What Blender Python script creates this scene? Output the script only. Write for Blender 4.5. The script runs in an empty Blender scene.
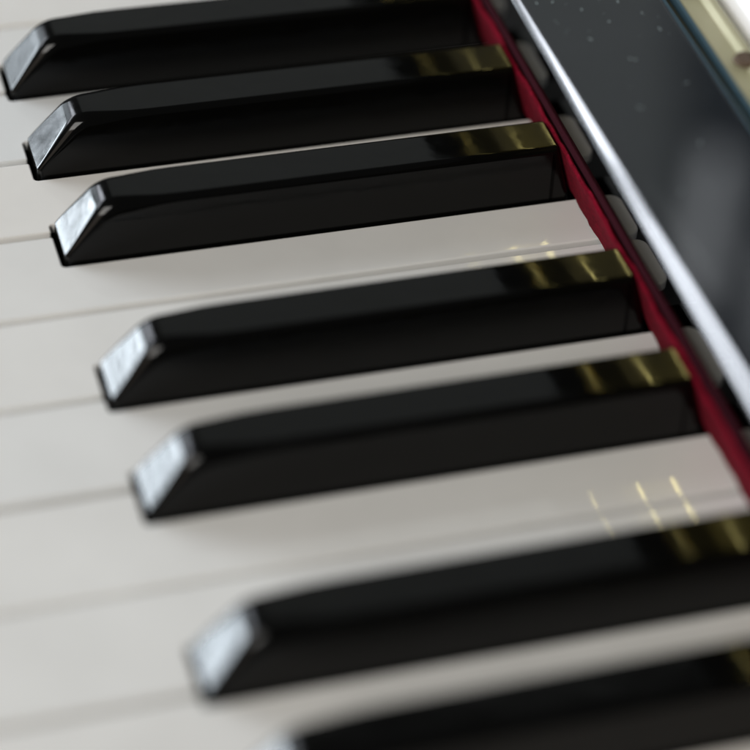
import bpy, bmesh, math, random
from mathutils import Vector, Matrix
random.seed(7)
MM = 0.001
sc = bpy.context.scene
C = sc.collection

# ------------------------------------------------------------------ helpers
def link(name, bm, mat, parent=None, smooth=False, recalc=True, weighted=True):
    if recalc:
        bmesh.ops.recalc_face_normals(bm, faces=bm.faces)
    me = bpy.data.meshes.new(name)
    bm.to_mesh(me); bm.free()
    if smooth:
        for p in me.polygons: p.use_smooth = True
        me.set_sharp_from_angle(angle=math.radians(38))
        for p in me.polygons:
            if len(p.vertices) > 8: p.use_smooth = False
    o = bpy.data.objects.new(name, me)
    C.objects.link(o)
    if smooth and weighted:
        wn = o.modifiers.new('weighted_normal', 'WEIGHTED_NORMAL')
        wn.mode = 'FACE_AREA'; wn.weight = 100; wn.keep_sharp = True
    me.materials.append(mat)
    if parent: o.parent = parent
    return o

def tag(o, label=None, cat=None, group=None, kind=None):
    if label: o['label'] = label
    if cat: o['category'] = cat
    if group: o['group'] = group
    if kind: o['kind'] = kind
    return o

def empty(name, loc=(0, 0, 0)):
    o = bpy.data.objects.new(name, None)
    C.objects.link(o); o.location = loc
    o.empty_display_size = 0.01
    return o

def V(x, y, z): return Vector((x * MM, y * MM, z * MM))

def extrude_profile(bm, prof, x0, x1, nx=1):
    """closed (Y,Z) outline swept along X."""
    rings = []
    for i in range(nx + 1):
        x = x0 + (x1 - x0) * i / nx
        rings.append([bm.verts.new(V(x, y, z)) for y, z in prof])
    n = len(prof)
    for a, b in zip(rings[:-1], rings[1:]):
        for i in range(n):
            bm.faces.new((a[i], a[(i + 1) % n], b[(i + 1) % n], b[i]))
    bm.faces.new(rings[0]); bm.faces.new(list(reversed(rings[-1])))

def fillet(pts, radii, seg=6):
    """round the corners of a closed 2-D outline."""
    out = []; n = len(pts)
    for i in range(n):
        p = Vector(pts[i]); a = Vector(pts[i - 1]); b = Vector(pts[(i + 1) % n]); r = radii[i]
        if r <= 0: out.append(tuple(p)); continue
        u = (a - p).normalized(); v = (b - p).normalized()
        ang = u.angle(v); t = r / math.tan(ang / 2)
        c = p + (u + v).normalized() * (r / math.sin(ang / 2))
        s = p + u * t - c; e = p + v * t - c
        a0 = math.atan2(s.y, s.x); a1 = math.atan2(e.y, e.x)
        d = (a1 - a0 + math.pi) % (2 * math.pi) - math.pi
        for k in range(seg + 1):
            q = a0 + d * k / seg
            out.append((c.x + r * math.cos(q), c.y + r * math.sin(q)))
    return out

# ------------------------------------------------------------------ materials
def mat(name, col, rough=0.3, metal=0.0, ior=1.5, coat=0.0):
    m = bpy.data.materials.new(name); m.use_nodes = True
    b = m.node_tree.nodes['Principled BSDF']
    b.inputs['Base Color'].default_value = (*col, 1)
    b.inputs['Roughness'].default_value = rough
    b.inputs['Metallic'].default_value = metal
    b.inputs['IOR'].default_value = ior
    b.inputs['Coat Weight'].default_value = coat
    b.inputs['Coat Roughness'].default_value = 0.05
    return m, m.node_tree, b

def noise(nt, scale, detail=3, rough=0.55, coords='Object', stretch=(1, 1, 1)):
    tc = nt.nodes.new('ShaderNodeTexCoord'); mp = nt.nodes.new('ShaderNodeMapping')
    mp.inputs['Scale'].default_value = stretch
    n = nt.nodes.new('ShaderNodeTexNoise')
    n.inputs['Scale'].default_value = scale; n.inputs['Detail'].default_value = detail
    n.inputs['Roughness'].default_value = rough
    nt.links.new(tc.outputs[coords], mp.inputs[0]); nt.links.new(mp.outputs[0], n.inputs['Vector'])
    return n

def ramp(nt, src, stops):
    r = nt.nodes.new('ShaderNodeValToRGB')
    e = r.color_ramp.elements
    while len(e) < len(stops): e.new(0.5)
    for el, (p, c) in zip(e, stops):
        el.position = p; el.color = (*c, 1) if len(c) == 3 else c
    nt.links.new(src, r.inputs[0])
    return r

def bump(nt, b, src, strength, dist):
    bp = nt.nodes.new('ShaderNodeBump')
    bp.inputs['Strength'].default_value = strength; bp.inputs['Distance'].default_value = dist
    nt.links.new(src, bp.inputs['Height']); nt.links.new(bp.outputs[0], b.inputs['Normal'])

# white key plastic
M_white, nt, b = mat('white_key_plastic', (0.78, 0.77, 0.745), 0.16, ior=1.49)
n = noise(nt, 45, 4)
r = ramp(nt, n.outputs['Fac'], [(0.3, (0.745, 0.735, 0.71)), (0.7, (0.80, 0.79, 0.765))])
oi = nt.nodes.new('ShaderNodeObjectInfo')
rk = ramp(nt, oi.outputs['Random'], [(0.0, (0.92, 0.95, 0.98)), (0.5, (1.0, 0.99, 0.975)), (1.0, (1.0, 0.955, 0.93))])
mk = nt.nodes.new('ShaderNodeMixRGB'); mk.blend_type = 'MULTIPLY'; mk.inputs[0].default_value = 1
nt.links.new(r.outputs[0], mk.inputs[1]); nt.links.new(rk.outputs[0], mk.inputs[2])
nt.links.new(mk.outputs[0], b.inputs['Base Color'])
n2 = noise(nt, 260, 5); r2 = ramp(nt, n2.outputs['Fac'], [(0.35, (0.05,) * 3), (0.75, (0.11,) * 3)])
nt.links.new(r2.outputs[0], b.inputs['Roughness'])

# black key plastic
M_black, nt, b = mat('black_key_plastic', (0.002, 0.002, 0.0018), 0.12, ior=1.31)
n = noise(nt, 300, 5, stretch=(1, 0.35, 1))
r = ramp(nt, n.outputs['Fac'], [(0.35, (0.07,) * 3), (0.75, (0.20,) * 3)])
nt.links.new(r.outputs[0], b.inputs['Roughness'])
oi = nt.nodes.new('ShaderNodeObjectInfo')
tc = nt.nodes.new('ShaderNodeTexCoord'); ad = nt.nodes.new('ShaderNodeVectorMath'); ad.operation = 'ADD'
nt.links.new(tc.outputs['Object'], ad.inputs[0]); nt.links.new(oi.outputs['Random'], ad.inputs[1])
nb = nt.nodes.new('ShaderNodeTexNoise'); nb.inputs['Scale'].default_value = 150; nb.inputs['Detail'].default_value = 2
nt.links.new(ad.outputs[0], nb.inputs['Vector'])
bump(nt, b, nb.outputs['Fac'], 0.22, 0.00035)

# black piano lacquer, with pale reflection streaks painted into its colour
M_lacq, nt, b = mat('black_piano_lacquer', (0.006, 0.0065, 0.007), 0.06, ior=1.62)
n = noise(nt, 38, 3, stretch=(1.0, 0.45, 1))
r = ramp(nt, n.outputs['Fac'], [(0.42, (0.006, 0.0085, 0.012)), (0.75, (0.011, 0.014, 0.018))])
def painted_reflection(cx, cy, sx, sy, rot):
    tc = nt.nodes.new('ShaderNodeTexCoord'); mp = nt.nodes.new('ShaderNodeMapping'); mp.vector_type = 'TEXTURE'
    mp.inputs['Location'].default_value = (cx * MM, cy * MM, 0.043); mp.inputs['Rotation'].default_value = (0, 0, rot)
    mp.inputs['Scale'].default_value = (sx * MM, sy * MM, 0.02)
    g = nt.nodes.new('ShaderNodeTexGradient'); g.gradient_type = 'SPHERICAL'
    nt.links.new(tc.outputs['Object'], mp.inputs[0]); nt.links.new(mp.outputs[0], g.inputs[0])
    return g.outputs['Fac']
acc = r.outputs[0]
for cx, cy, sx, sy, rot, k in ((54, 92.5, 20, 2.2, 0.05, .03), (70, 98, 24, 5, -0.12, .03)):
    f = painted_reflection(cx, cy, sx, sy, rot)
    nz = noise(nt, 120, 3, stretch=(0.25, 1.6, 1))
    mu = nt.nodes.new('ShaderNodeMath'); mu.operation = 'MULTIPLY'; nt.links.new(f, mu.inputs[0]); nt.links.new(nz.outputs['Fac'], mu.inputs[1])
    mx = nt.nodes.new('ShaderNodeMixRGB'); mx.blend_type = 'ADD'; mx.inputs[2].default_value = (k * 1.9, k * 1.95, k * 2.0, 1)
    nt.links.new(mu.outputs[0], mx.inputs[0]); nt.links.new(acc, mx.inputs[1]); acc = mx.outputs[0]
nt.links.new(acc, b.inputs['Base Color'])
r2 = ramp(nt, n.outputs['Fac'], [(0.4, (0.04,) * 3), (0.75, (0.10,) * 3)])
nt.links.new(r2.outputs[0], b.inputs['Roughness'])

# red felt
M_felt, nt, b = mat('red_felt', (0.32, 0.008, 0.03), 0.95)
b.inputs['Sheen Weight'].default_value = 0.03
b.inputs['Specular IOR Level'].default_value = 0.07
b.inputs['Sheen Tint'].default_value = (0.9, 0.25, 0.3, 1)
n = noise(nt, 900, 8, 0.75)
r = ramp(nt, n.outputs['Fac'], [(0.28, (0.04, 0.0004, 0.003)), (0.5, (0.12, 0.001, 0.009)), (0.75, (0.22, 0.002, 0.017))])
nt.links.new(r.outputs[0], b.inputs['Base Color'])
bump(nt, b, n.outputs['Fac'], 0.7, 0.0004)

M_felt_shade, nt, b = mat('shaded_felt', (0.022, 0.002, 0.005), 0.95)
b.inputs['Specular IOR Level'].default_value = 0.08
n = noise(nt, 1500, 5); bump(nt, b, n.outputs['Fac'], 0.6, 0.0003)
# brass
M_brass, nt, b = mat('brass', (0.80, 0.62, 0.16), 0.12, metal=1.0)
n = noise(nt, 160, 4, stretch=(0.25, 1, 1))
r = ramp(nt, n.outputs['Fac'], [(0.3, (0.78, 0.58, 0.17)), (0.7, (0.92, 0.72, 0.25))])
nt.links.new(r.outputs[0], b.inputs['Base Color'])
r2 = ramp(nt, n.outputs['Fac'], [(0.3, (0.08,) * 3), (0.75, (0.18,) * 3)])
nt.links.new(r2.outputs[0], b.inputs['Roughness'])

M_plate, nt, b = mat('dull_brass', (0.30, 0.23, 0.04), 0.33, metal=1.0)
n = noise(nt, 70, 4, stretch=(0.3, 1, 1))
r = ramp(nt, n.outputs['Fac'], [(0.32, (0.022, 0.0155, 0.0025)), (0.72, (0.095, 0.066, 0.009))])
nt.links.new(r.outputs[0], b.inputs['Base Color'])

M_hinge, nt, b = mat('aged_brass', (0.55, 0.52, 0.26), 0.5, metal=0.25)
n = noise(nt, 60, 3, stretch=(0.5, 1, 1))
r = ramp(nt, n.outputs['Fac'], [(0.35, (0.25, 0.235, 0.125)), (0.7, (0.40, 0.37, 0.24))])
nt.links.new(r.outputs[0], b.inputs['Base Color'])

M_highlight, nt, b = mat('painted_highlight', (0.04, 0.075, 0.095), 0.35)
M_blocker, nt, b = mat('matt_black_blocker', (0.006, 0.006, 0.005), 0.95)
b.inputs['Specular IOR Level'].default_value = 0.05
M_edge, nt, b = mat('black_reflector', (0.01, 0.01, 0.012), 0.07, ior=2.3)
n = noise(nt, 240, 4, stretch=(0.15, 1, 1))
r = ramp(nt, n.outputs['Fac'], [(0.35, (0.05,) * 3), (0.75, (0.16,) * 3)]); nt.links.new(r.outputs[0], b.inputs['Roughness'])
M_fibre, nt, b = mat('red_fibre', (0.30, 0.012, 0.035), 0.95)
b.inputs['Specular IOR Level'].default_value = 0.1
M_rust, nt, b = mat('rusty_screw', (0.075, 0.045, 0.025), 0.8, metal=0.0)
M_dark, nt, b = mat('dark_wood', (0.012, 0.010, 0.009), 0.6)
n = noise(nt, 90, 4, stretch=(6, 1, 6))
r = ramp(nt, n.outputs['Fac'], [(0.3, (0.008, 0.007, 0.006)), (0.7, (0.018, 0.014, 0.012))])
nt.links.new(r.outputs[0], b.inputs['Base Color'])
M_paper, nt, b = mat('white_paper', (0.88, 0.88, 0.88), 0.7)
n = noise(nt, 200, 3); bump(nt, b, n.outputs['Fac'], 0.1, 0.0002)
M_dust, nt, b = mat('dust', (0.34, 0.41, 0.41), 0.9)

# ------------------------------------------------------------------ layout (mm)
W = 23.57                      # white key pitch; X=0 is the B|C seam, +X towards the viewer
O2, O3 = 2.43, 3.52            # sideways shift of the sharps in the pair / in the trio
BW, TW, HB = 11.7, 10.0, 12.1   # sharp: base width, top width, height
YEND = 97.5                    # where the sharps stop in front of the felt
cen = [-3 * W - O3, -2 * W, -W + O3, W - O2, 2 * W + O2, 4 * W - O3, 5 * W]

# ------------------------------------------------------------------ black keys
def black_key_bm():
    bm = bmesh.new()
    outline = fillet([(0.0, -4.0), (0.15, 1.7), (7.9, 12.25), (YEND, HB), (101.9, -4.0)],
                     [0, 0.35, 6.2, 0.5, 0], seg=10)
    # refine long top so shading stays smooth
    prof = []
    for i, (y, z) in enumerate(outline):
        prof.append((y, z))
        if i + 1 < len(outline):
            y2, z2 = outline[i + 1]; m_ = int(math.hypot(y2 - y, z2 - z) / 1.2)
            if y2 < 30 and 0 < z < z2: prof += [(y + (y2 - y) * k / m_, z + (z2 - z) * k / m_) for k in range(1, m_)]
            elif y2 - y > 30: prof += [(y + (y2 - y) * t, z + (z2 - z) * t) for t in (.02, .05, .09, .14, .3, .5, .7, .9)]
    def RR(y):
        if y < 8.5: t = max(0, min(1, (y - .3) / 8)); return 1.05 + 1.75 * t * t * (3 - 2 * t)
        t = max(0, min(1, (y - 8.5) / 13)); return 2.8 - 1.5 * t * t * (3 - 2 * t)
    n = len(prof)
    hw = lambda z: BW / 2 + (TW / 2 - BW / 2) * max(min(z, HB + 1), -4) / HB
    # inward normals for the open run (front-bottom ... back-bottom)
    nor = []
    for i in range(n):
        a = Vector(prof[max(i - 1, 0)]); c = Vector(prof[min(i + 1, n - 1)])
        t = (c - a).normalized(); nor.append(Vector((t.y, -t.x)))
    K = 8
    rows = []
    for i, (y, z) in enumerate(prof):
        R = RR(y)
        row = []
        for s in (-1, 1):
            seq = []
            for k in range(K + 1):
                a = (math.pi / 2) * k / K
                d = R * (1 - math.cos(a)); dx = R * math.sin(a)
                yy = y + nor[i].x * d; zz = z + nor[i].y * d
                if i == 0 or i == n - 1: zz = -4.0
                x = s * (hw(zz) - R + dx)
                seq.append(bm.verts.new(V(x, yy, zz)))
            row.append(seq)
        rows.append(list(reversed(row[0])) + row[1])
    for a, c in zip(rows[:-1], rows[1:]):
        for j in range(len(a) - 1):
            bm.faces.new((a[j], a[j + 1], c[j + 1], c[j]))
    # sides (planar, tapered) as n-gons and the bottom
    for e in (0, -1):
        low = [r[e] if i in (0, n - 1) else bm.verts.new(((1 if e else -1) * hw(-4) * MM, r[e].co.y, -4 * MM))
               for i, r in enumerate(rows)]
        for i in range(n - 1):
            q = [rows[i][e], rows[i + 1][e], low[i + 1], low[i]]
            q = [v for j, v in enumerate(q) if v not in q[:j]]
            if len(q) > 2: bm.faces.new(q)
    # low wooden tail that runs on under the fallboard
    tb = [(-4.6, YEND - 3, -4.3), (4.6, YEND - 3, -4.3), (4.6, 128, -4.3), (-4.6, 128, -4.3)]
    lo = [bm.verts.new(V(x, y, -12)) for x, y, z in tb]; hi = [bm.verts.new(V(x, y, z)) for x, y, z in tb]
    bm.faces.new(hi); bm.faces.new(list(reversed(lo)))
    for i in range(4): bm.faces.new((lo[i], lo[(i + 1) % 4], hi[(i + 1) % 4], hi[i]))
    return bm

BL = ['black key farthest away, running along the top edge of the photo',
      'second black key from the top of the photo, middle of the far trio',
      'third black key from the top, nearest of the far trio, before a wide white gap',
      'fourth black key from the top, farther one of the pair in the middle',
      'fifth black key from the top, nearer one of the pair in the middle',
      'blurred sixth black key from the top, with its whole front tip in view',
      'nearest, most blurred black key, cut off by the bottom edge of the photo']
first = None
zoff = [0.0, 0.12, -0.08, 0.1, -0.1, 0.08, 0.0]
for i, (x, lab) in enumerate(zip(cen, BL)):
    if first is None:
        o = first = link('black_key', black_key_bm(), M_black, smooth=True)
    else:
        o = first.copy(); C.objects.link(o)
    o.location = V(x, 0, zoff[i])
    o.rotation_euler = (0, random.uniform(-.012, .012), random.uniform(-.002, .002))
    tag(o, lab, 'black key', 'black keys of the piano keyboard')

# ------------------------------------------------------------------ white keys
GAP, CL = 0.68, 0.6           # half seam between whites, clearance round the sharps
def white_key(i):
    x0, x1 = i * W + GAP, (i + 1) * W - GAP
    left = right = None
    for c in cen + [-5 * W + O2, 7 * W - O3]:
        l, r_ = c - BW / 2 - CL, c + BW / 2 + CL
        if l < x0 < r_: left = r_
        if l < x1 < r_: right = l
    yb = -0.6; yf, ye = -50, 110.9
    pts = [(x0, yf), (x1, yf)]; rad = [1.0, 1.0]
    if right is not None:
        pts += [(x1, yb), (right, yb), (right, ye)]; rad += [0.5, 0.8, 2.4]
    else:
        pts += [(x1, ye)]; rad += [2.4]
    if left is not None:
        pts += [(left, ye), (left, yb), (x0, yb)]; rad += [2.4, 0.8, 0.5]
    else:
        pts += [(x0, ye)]; rad += [2.4]
    loop = fillet(pts, rad, seg=5)
    bm = bmesh.new()
    top = [bm.verts.new(V(x, y, 0)) for x, y in loop]
    f = bm.faces.new(top)
    ex = bmesh.ops.extrude_face_region(bm, geom=[f])
    vs = [g for g in ex['geom'] if isinstance(g, bmesh.types.BMVert)]
    for v in vs: v.co.z = -2.0 * MM
    bm.normal_update()
    edges = [e for e in bm.edges if all(abs(v.co.z) < 1e-7 for v in e.verts)]
    bmesh.ops.bevel(bm, geom=edges, offset=0.35 * MM, segments=4, profile=0.5, affect='EDGES')
    return bm, (x0 if left is None else left), (x1 if right is None else right)
WL = {-5: 'white key at the top left corner, beyond the farthest black key',
      -4: 'white key at the far left, cut on its near side by the farthest black key',
      -3: 'white key between the first and second black keys from the top',
      -2: 'white key between the second and third black keys from the top',
      -1: 'white key in front of the third black key, far side of the upper full-length seam',
      0: 'white key behind the fourth black key, near side of the upper full-length seam',
      1: 'white key between the fourth and fifth black keys, showing as a thin pale strip',
      2: 'white key in front of the fifth black key, far side of the lower full-length seam',
      3: 'white key behind the sixth black key, near side of the lower full-length seam',
      4: 'blurred white key between the sixth black key and the nearest one',
      5: 'nearest white key, a sliver beyond the last black key at bottom right corner'}
for i in range(-5, 6):
    bm, tl, tr = white_key(i)
    o = link('white_key', bm, M_white, smooth=True, weighted=False)
    bm = bmesh.new()
    extrude_profile(bm, [(-48.8, -2.1), (-48.8, -16), (107.0, -16), (107.0, -2.1)], tl + 0.5, tr - 0.5)
    link('wooden_body', bm, M_dark, o)
    o.location.z = random.uniform(-.12, .12) * MM
    tag(o, WL[i], 'white key', 'white keys of the piano keyboard')

# ------------------------------------------------------------------ piano case
X0, X1 = -330, 190
case = empty('piano_case', V(0, 110, -20))
tag(case, 'glossy black piano fallboard with bright front edge, red felt and brass', 'piano case')
def part(name, bm, m, parent=case, smooth=False):
    o = link(name, bm, m, None, smooth)
    o.parent = parent
    o.matrix_parent_inverse = Matrix.Translation(-case.location) if parent is case else \
        (parent.matrix_parent_inverse.copy() if False else Matrix.Identity(4))
    return o

# fallboard: thick lip over the keys with a bright chamfer, flat top, back wall going down
bm = bmesh.new()
ZT = 43.0                       # height of its top face
prof = fillet([(89.3, 39.5), (87.25, 41.75), (88.4, 42.87), (114.6, ZT), (115.8, 42.2), (115.8, 1.0),
               (112.6, 1.0), (112.6, 13.3), (106.1, 13.3), (97.2, 31.6), (89.9, 38.6)],
              [0.3, 0.15, 0.35, 0.4, 0.4, 0.2, 0.4, 0.4, 0.4, 0.4, 0.25], seg=5)
extrude_profile(bm, prof, X0, X1)
fall = part('fallboard', bm, M_lacq, smooth=True)
fall['label'] = 'black lacquered board with a bright bevelled front edge'

# thin blue-grey strips along its rear edge, colour standing in for highlights
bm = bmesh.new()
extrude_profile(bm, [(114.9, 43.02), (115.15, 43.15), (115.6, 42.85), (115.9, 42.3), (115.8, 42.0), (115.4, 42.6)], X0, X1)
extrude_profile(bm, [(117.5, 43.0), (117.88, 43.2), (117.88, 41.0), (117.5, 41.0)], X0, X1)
part('edge_highlight', bm, M_highlight, smooth=True)
# hidden matt black sheet added under the lip against stray reflections
bm = bmesh.new()
extrude_profile(bm, [(87.75, 41.0), (91.0, 37.05), (92.9, 34.75), (93.4, 35.3), (91.2, 37.9), (88.1, 41.3)], X0 + .5, X1 - .5)
part('reflection_blocker', bm, M_blocker)
bm = bmesh.new()
extrude_profile(bm, fillet([(87.33, 41.95), (88.25, 42.85), (88.45, 42.6), (87.5, 41.7)], [.12, .12, .05, .05], 4), X0, X1)
part('edge_reflector', bm, M_edge, smooth=True)  # glossy strip added over the bevel to strengthen its highlight
# hidden brass strip, bent once, and ribs added for gold reflections in keys
bm = bmesh.new()
A, M_, B_ = Vector((91.0, 37.2)), Vector((96.7, 31.2)), Vector((105.6, 13.7))
extrude_profile(bm, [tuple(A), tuple(M_), tuple(B_), (106.3, 14.0), (97.5, 31.7), (91.5, 37.8)], X0 + 1, X1 - 1)
rail = part('brass_reflector', bm, M_plate)
for Y0, hl in ((79.0, .09), (89.6, .24), (97.0, .34)):
    # where the rail is seen mirrored at depth Y0 on the sharps
    P, Q = (A, M_) if Y0 < M_.x - .58 * (M_.y - 11.6) else (M_, B_)
    f0 = P.x - .58 * (P.y - 11.6); f1 = Q.x - .58 * (Q.y - 11.6)
    c = P + (Q - P) * ((Y0 - f0) / (f1 - f0))
    if Y0 < 80: c = c + Vector((-.15, -.15))
    g = (Q - P).normalized(); nn = Vector((g.y, -g.x)); nn = nn if nn.x < 0 else -nn
    f = Vector((.52, -.854)); k = c + nn * .45
    bm = bmesh.new()
    extrude_profile(bm, [tuple(c - g * .7 - nn * .2), tuple(k - f * hl), tuple(k + f * hl), tuple(c + g * .7 - nn * .2)], X0 + 1, X1 - 1)
    link('streak_reflector', bm, M_brass, rail)

# felt strip leaning behind the sharps
bm = bmesh.new()
prof = fillet([(101.4, 0.5), (97.95, 11.6), (98.35, 12.2), (98.8, 11.8), (102.3, 0.5)], [.3, .3, .2, .2, .3], 4)
extrude_profile(bm, prof, X0, X1, nx=260)
for v in bm.verts:
    x = v.co.x / MM
    v.co.y += (0.16 * math.sin(x * .31) + 0.10 * math.sin(x * .83 + 1) + random.uniform(-.09, .09)) * MM
    v.co.z += (0.18 * math.sin(x * .23 + 2) + random.uniform(-.08, .08)) * MM
felt = part('felt_strip', bm, M_felt, smooth=True)
bm = bmesh.new()
for _ in range(5200):
    x = random.uniform(-95, 75); t = random.random() ** 0.7
    y = 101.4 - 3.4 * t; z = 0.5 + 11.3 * t
    d = Vector((random.uniform(-1, 1), random.uniform(-1, -.1), random.uniform(-.6, .9))).normalized() * random.uniform(.12, .42)
    wv = d.cross(Vector((random.uniform(-1, 1), 1, random.uniform(-1, 1)))).normalized() * .018
    p = Vector((x, y + .05, z))
    a, c_, e = p + wv, p - wv, p + d
    bm.faces.new([bm.verts.new(V(*q)) for q in (a, c_, e)])
fb = link('fibres', bm, M_fibre, felt, recalc=False); fb['kind'] = 'stuff'
# strip for the felt's back, its shade put into a darker colour
bm = bmesh.new()
prof = fillet([(102.7, 0.6), (99.0, 12.5), (99.4, 13.5), (100.3, 13.2), (104.0, 0.6)], [.3, .3, .3, .3, .3], 4)
extrude_profile(bm, prof, X0, X1, nx=40)
part('felt_shaded_back', bm, M_felt_shade, smooth=True)

# brass hinge behind the fallboard: leaf plus knuckle
bm = bmesh.new()
prof = fillet([(117.9, 20), (117.9, 43.0), (121.6, 43.3), (122.7, 44.6), (124.1, 44.6), (124.5, 20)],
              [0, 0.6, 0.8, 0.7, 0.6, 0], seg=6)
extrude_profile(bm, prof, X0, X1)
hinge = part('brass_hinge', bm, M_hinge, smooth=True)
# screw head on it
bm = bmesh.new()
bmesh.ops.create_cone(bm, cap_ends=True, segments=20, radius1=2.3 * MM, radius2=1.9 * MM, depth=0.8 * MM)
scr = link('screw', bm, M_rust, None, True)
scr.parent = hinge
scr.location = V(6.6, 122.0, 44.2)

# dust specks lying on the fallboard
bm = bmesh.new()
specks = [(532, 32), (543, 41), (568, 47), (588, 59), (597, 59), (585, 13), (558, 24), (688, 145), (662, 95), (620, 122),
          (601, 94), (645, 62), (548, 12), (608, 72)]
from mathutils import geometry
CAM = Vector((349.9353623394717, -69.05769941865614, 301.78114164398613))
ROT = ((0.28614330683657785, 0.9559423269866331, 0.0655459794875074),
       (0.6488441916815881, -0.14297455657607028, -0.7473683771014727),
       (-0.7050696581704973, 0.2563835869270965, -0.6611688388598869))
spots = [(-26.4, 97.0), (-23.3, 101.2), (-23.9, 109.2), (-19.9, 112.4), (-26.6, 93.6), (-13.4, 99.6), (3.5, 112.0), (-14, 114),
         (8.6, 101.0), (-31, 103), (-5.5, 105.3), (21.0, 108.0), (-18.2, 105.2), (33.0, 99.0)]
for x, y in spots:
    x, y = x + 6.8, y - 3.0
    for _ in range(random.choice((1, 1, 2)) + 2):
        xx, yy = x + random.uniform(-.5, .5), y + random.uniform(-.5, .5)
        if _ > 1: xx += random.uniform(-9, 9); yy = min(112, max(89.5, yy + random.uniform(-8, 8)))
        a = random.uniform(0, 6.28); l = random.uniform(.10, .30); w = random.uniform(.06, .11)
        if _ > 1: l *= .3; w *= .4
        q = [bm.verts.new(V(xx + l * math.cos(a) * s + w * math.sin(a) * t, yy + l * math.sin(a) * s - w * math.cos(a) * t, ZT + .02))
             for s, t in ((-1, -1), (1, -.7), (.8, 1), (-1, .8))]
        top = bm.verts.new(V(xx, yy, ZT + .02 + .12))
        for k in range(4): bm.faces.new((q[k], q[(k + 1) % 4], top))
        bm.faces.new(list(reversed(q)))
du = link('dust', bm, M_dust); du.parent = fall
du['kind'] = 'stuff'

# key bed under the keys
bm = bmesh.new()
extrude_profile(bm, [(-60, -45), (-60, -20), (140, -20), (140, -45)], X0, X1)
part('key_bed', bm, M_dark)

# white sheet standing beyond the hinge
bm = bmesh.new()
extrude_profile(bm, [(124.9, 35), (125.9, 35), (133.9, 61), (132.9, 61.3)], -150, 120)
sh = link('white_sheet', bm, M_paper)
tag(sh, 'plain white sheet at the top right corner, beyond the brass hinge', 'sheet')

# ------------------------------------------------------------------ camera
cd = bpy.data.cameras.new('camera'); cam = bpy.data.objects.new('camera', cd); C.objects.link(cam)
rx, ry, rz = (Vector(r) for r in ROT)
m = Matrix((( rx.x, -ry.x, -rz.x, CAM.x * MM), (rx.y, -ry.y, -rz.y, CAM.y * MM), (rx.z, -ry.z, -rz.z, CAM.z * MM), (0, 0, 0, 1)))
cam.matrix_world = m
cd.sensor_width = 36; cd.lens = 2533.32446 / 750 * 36
cd.clip_start = 0.01; cd.clip_end = 50
cd.dof.use_dof = True; cd.dof.focus_distance = 0.490; cd.dof.aperture_fstop = 6.0
sc.camera = cam

# ------------------------------------------------------------------ light
w = bpy.data.worlds.new('World'); sc.world = w; w.use_nodes = True
w.node_tree.nodes['Background'].inputs['Color'].default_value = (0.92, 0.96, 1.0, 1)
w.node_tree.nodes['Background'].inputs['Strength'].default_value = 0.07

def area(name, loc, target, sx, sy, radiance, col):
    l = bpy.data.lights.new(name, 'AREA'); l.shape = 'RECTANGLE'
    l.size = sx; l.size_y = sy
    l.energy = radiance * math.pi * sx * sy
    l.color = col
    o = bpy.data.objects.new(name, l); C.objects.link(o)
    o.location = loc
    o.rotation_euler = (Vector(target) - Vector(loc)).to_track_quat('-Z', 'Y').to_euler()
    return o
# a window to the far left of the player: lower and upper rows of panes
wc = Vector((-0.72, -0.68, 0.0)); tgt = Vector((0, 0.05, 0.0))
right = (tgt - wc).cross(Vector((0, 0, 1))).normalized()
for k, lo in ((1, 29.0), (0, 25.0), (-1, 7.0)):
    for zc, h, rad in ((-0.105, 0.125, lo), (0.075, 0.2, lo * 1.15), (0.30, 0.19, 4.0), (0.55, 0.21, 13.0)):
        p = wc + right * (k * 0.235) + Vector((0, 0, zc))
        area('window_pane', p, p + (tgt - wc), 0.21, h, rad, (0.82, 0.92, 1.0) if zc < .5 else (0.86, 0.91, 1.0))
# soft fill light added on the player's side to brighten the white keys
area('fill_light', (0.72, -0.82, 0.92), (0, 0.06, 0), 0.75, 0.65, 9.5, (1.0, 0.975, 0.93))
# warm fill light added low on the player's side, close to the near keys
area('warm_fill', (0.42, -0.62, 0.36), (0.02, 0.08, 0), 0.5, 0.4, 1.2, (1.0, 0.86, 0.72))
# two faint lights added behind the piano for cloudy reflections in the lacquer
for q, (az, el, sx, sy, rad) in enumerate(((28.6, 37.3, .018, .10, 2.0), (32.2, 38.6, .04, .10, 1.0))):
    d = Vector((-math.cos(math.radians(az)) * math.cos(math.radians(el)), math.sin(math.radians(az)) * math.cos(math.radians(el)), math.sin(math.radians(el))))
    o_ = Vector((.052, .095, .043))
    area('streak_light', o_ + d * 1.2, o_, sx, sy, rad, (.92, .96, 1.0))

# broad faint light added behind the piano, mirrored in key tops and fallboard
d = Vector((-math.cos(math.radians(12)) * math.cos(math.radians(38)), math.sin(math.radians(12)) * math.cos(math.radians(38)), math.sin(math.radians(38))))
area('sheen_light', d * 2.0, (0, 0.06, 0), 1.1, 0.9, 0.36, (0.94, 1.0, 0.97))

sc.view_settings.view_transform = 'Standard'
sc.view_settings.look = 'None'
sc.view_settings.exposure = 0; sc.view_settings.gamma = 1
sc.render.resolution_x = sc.render.resolution_y = 1024
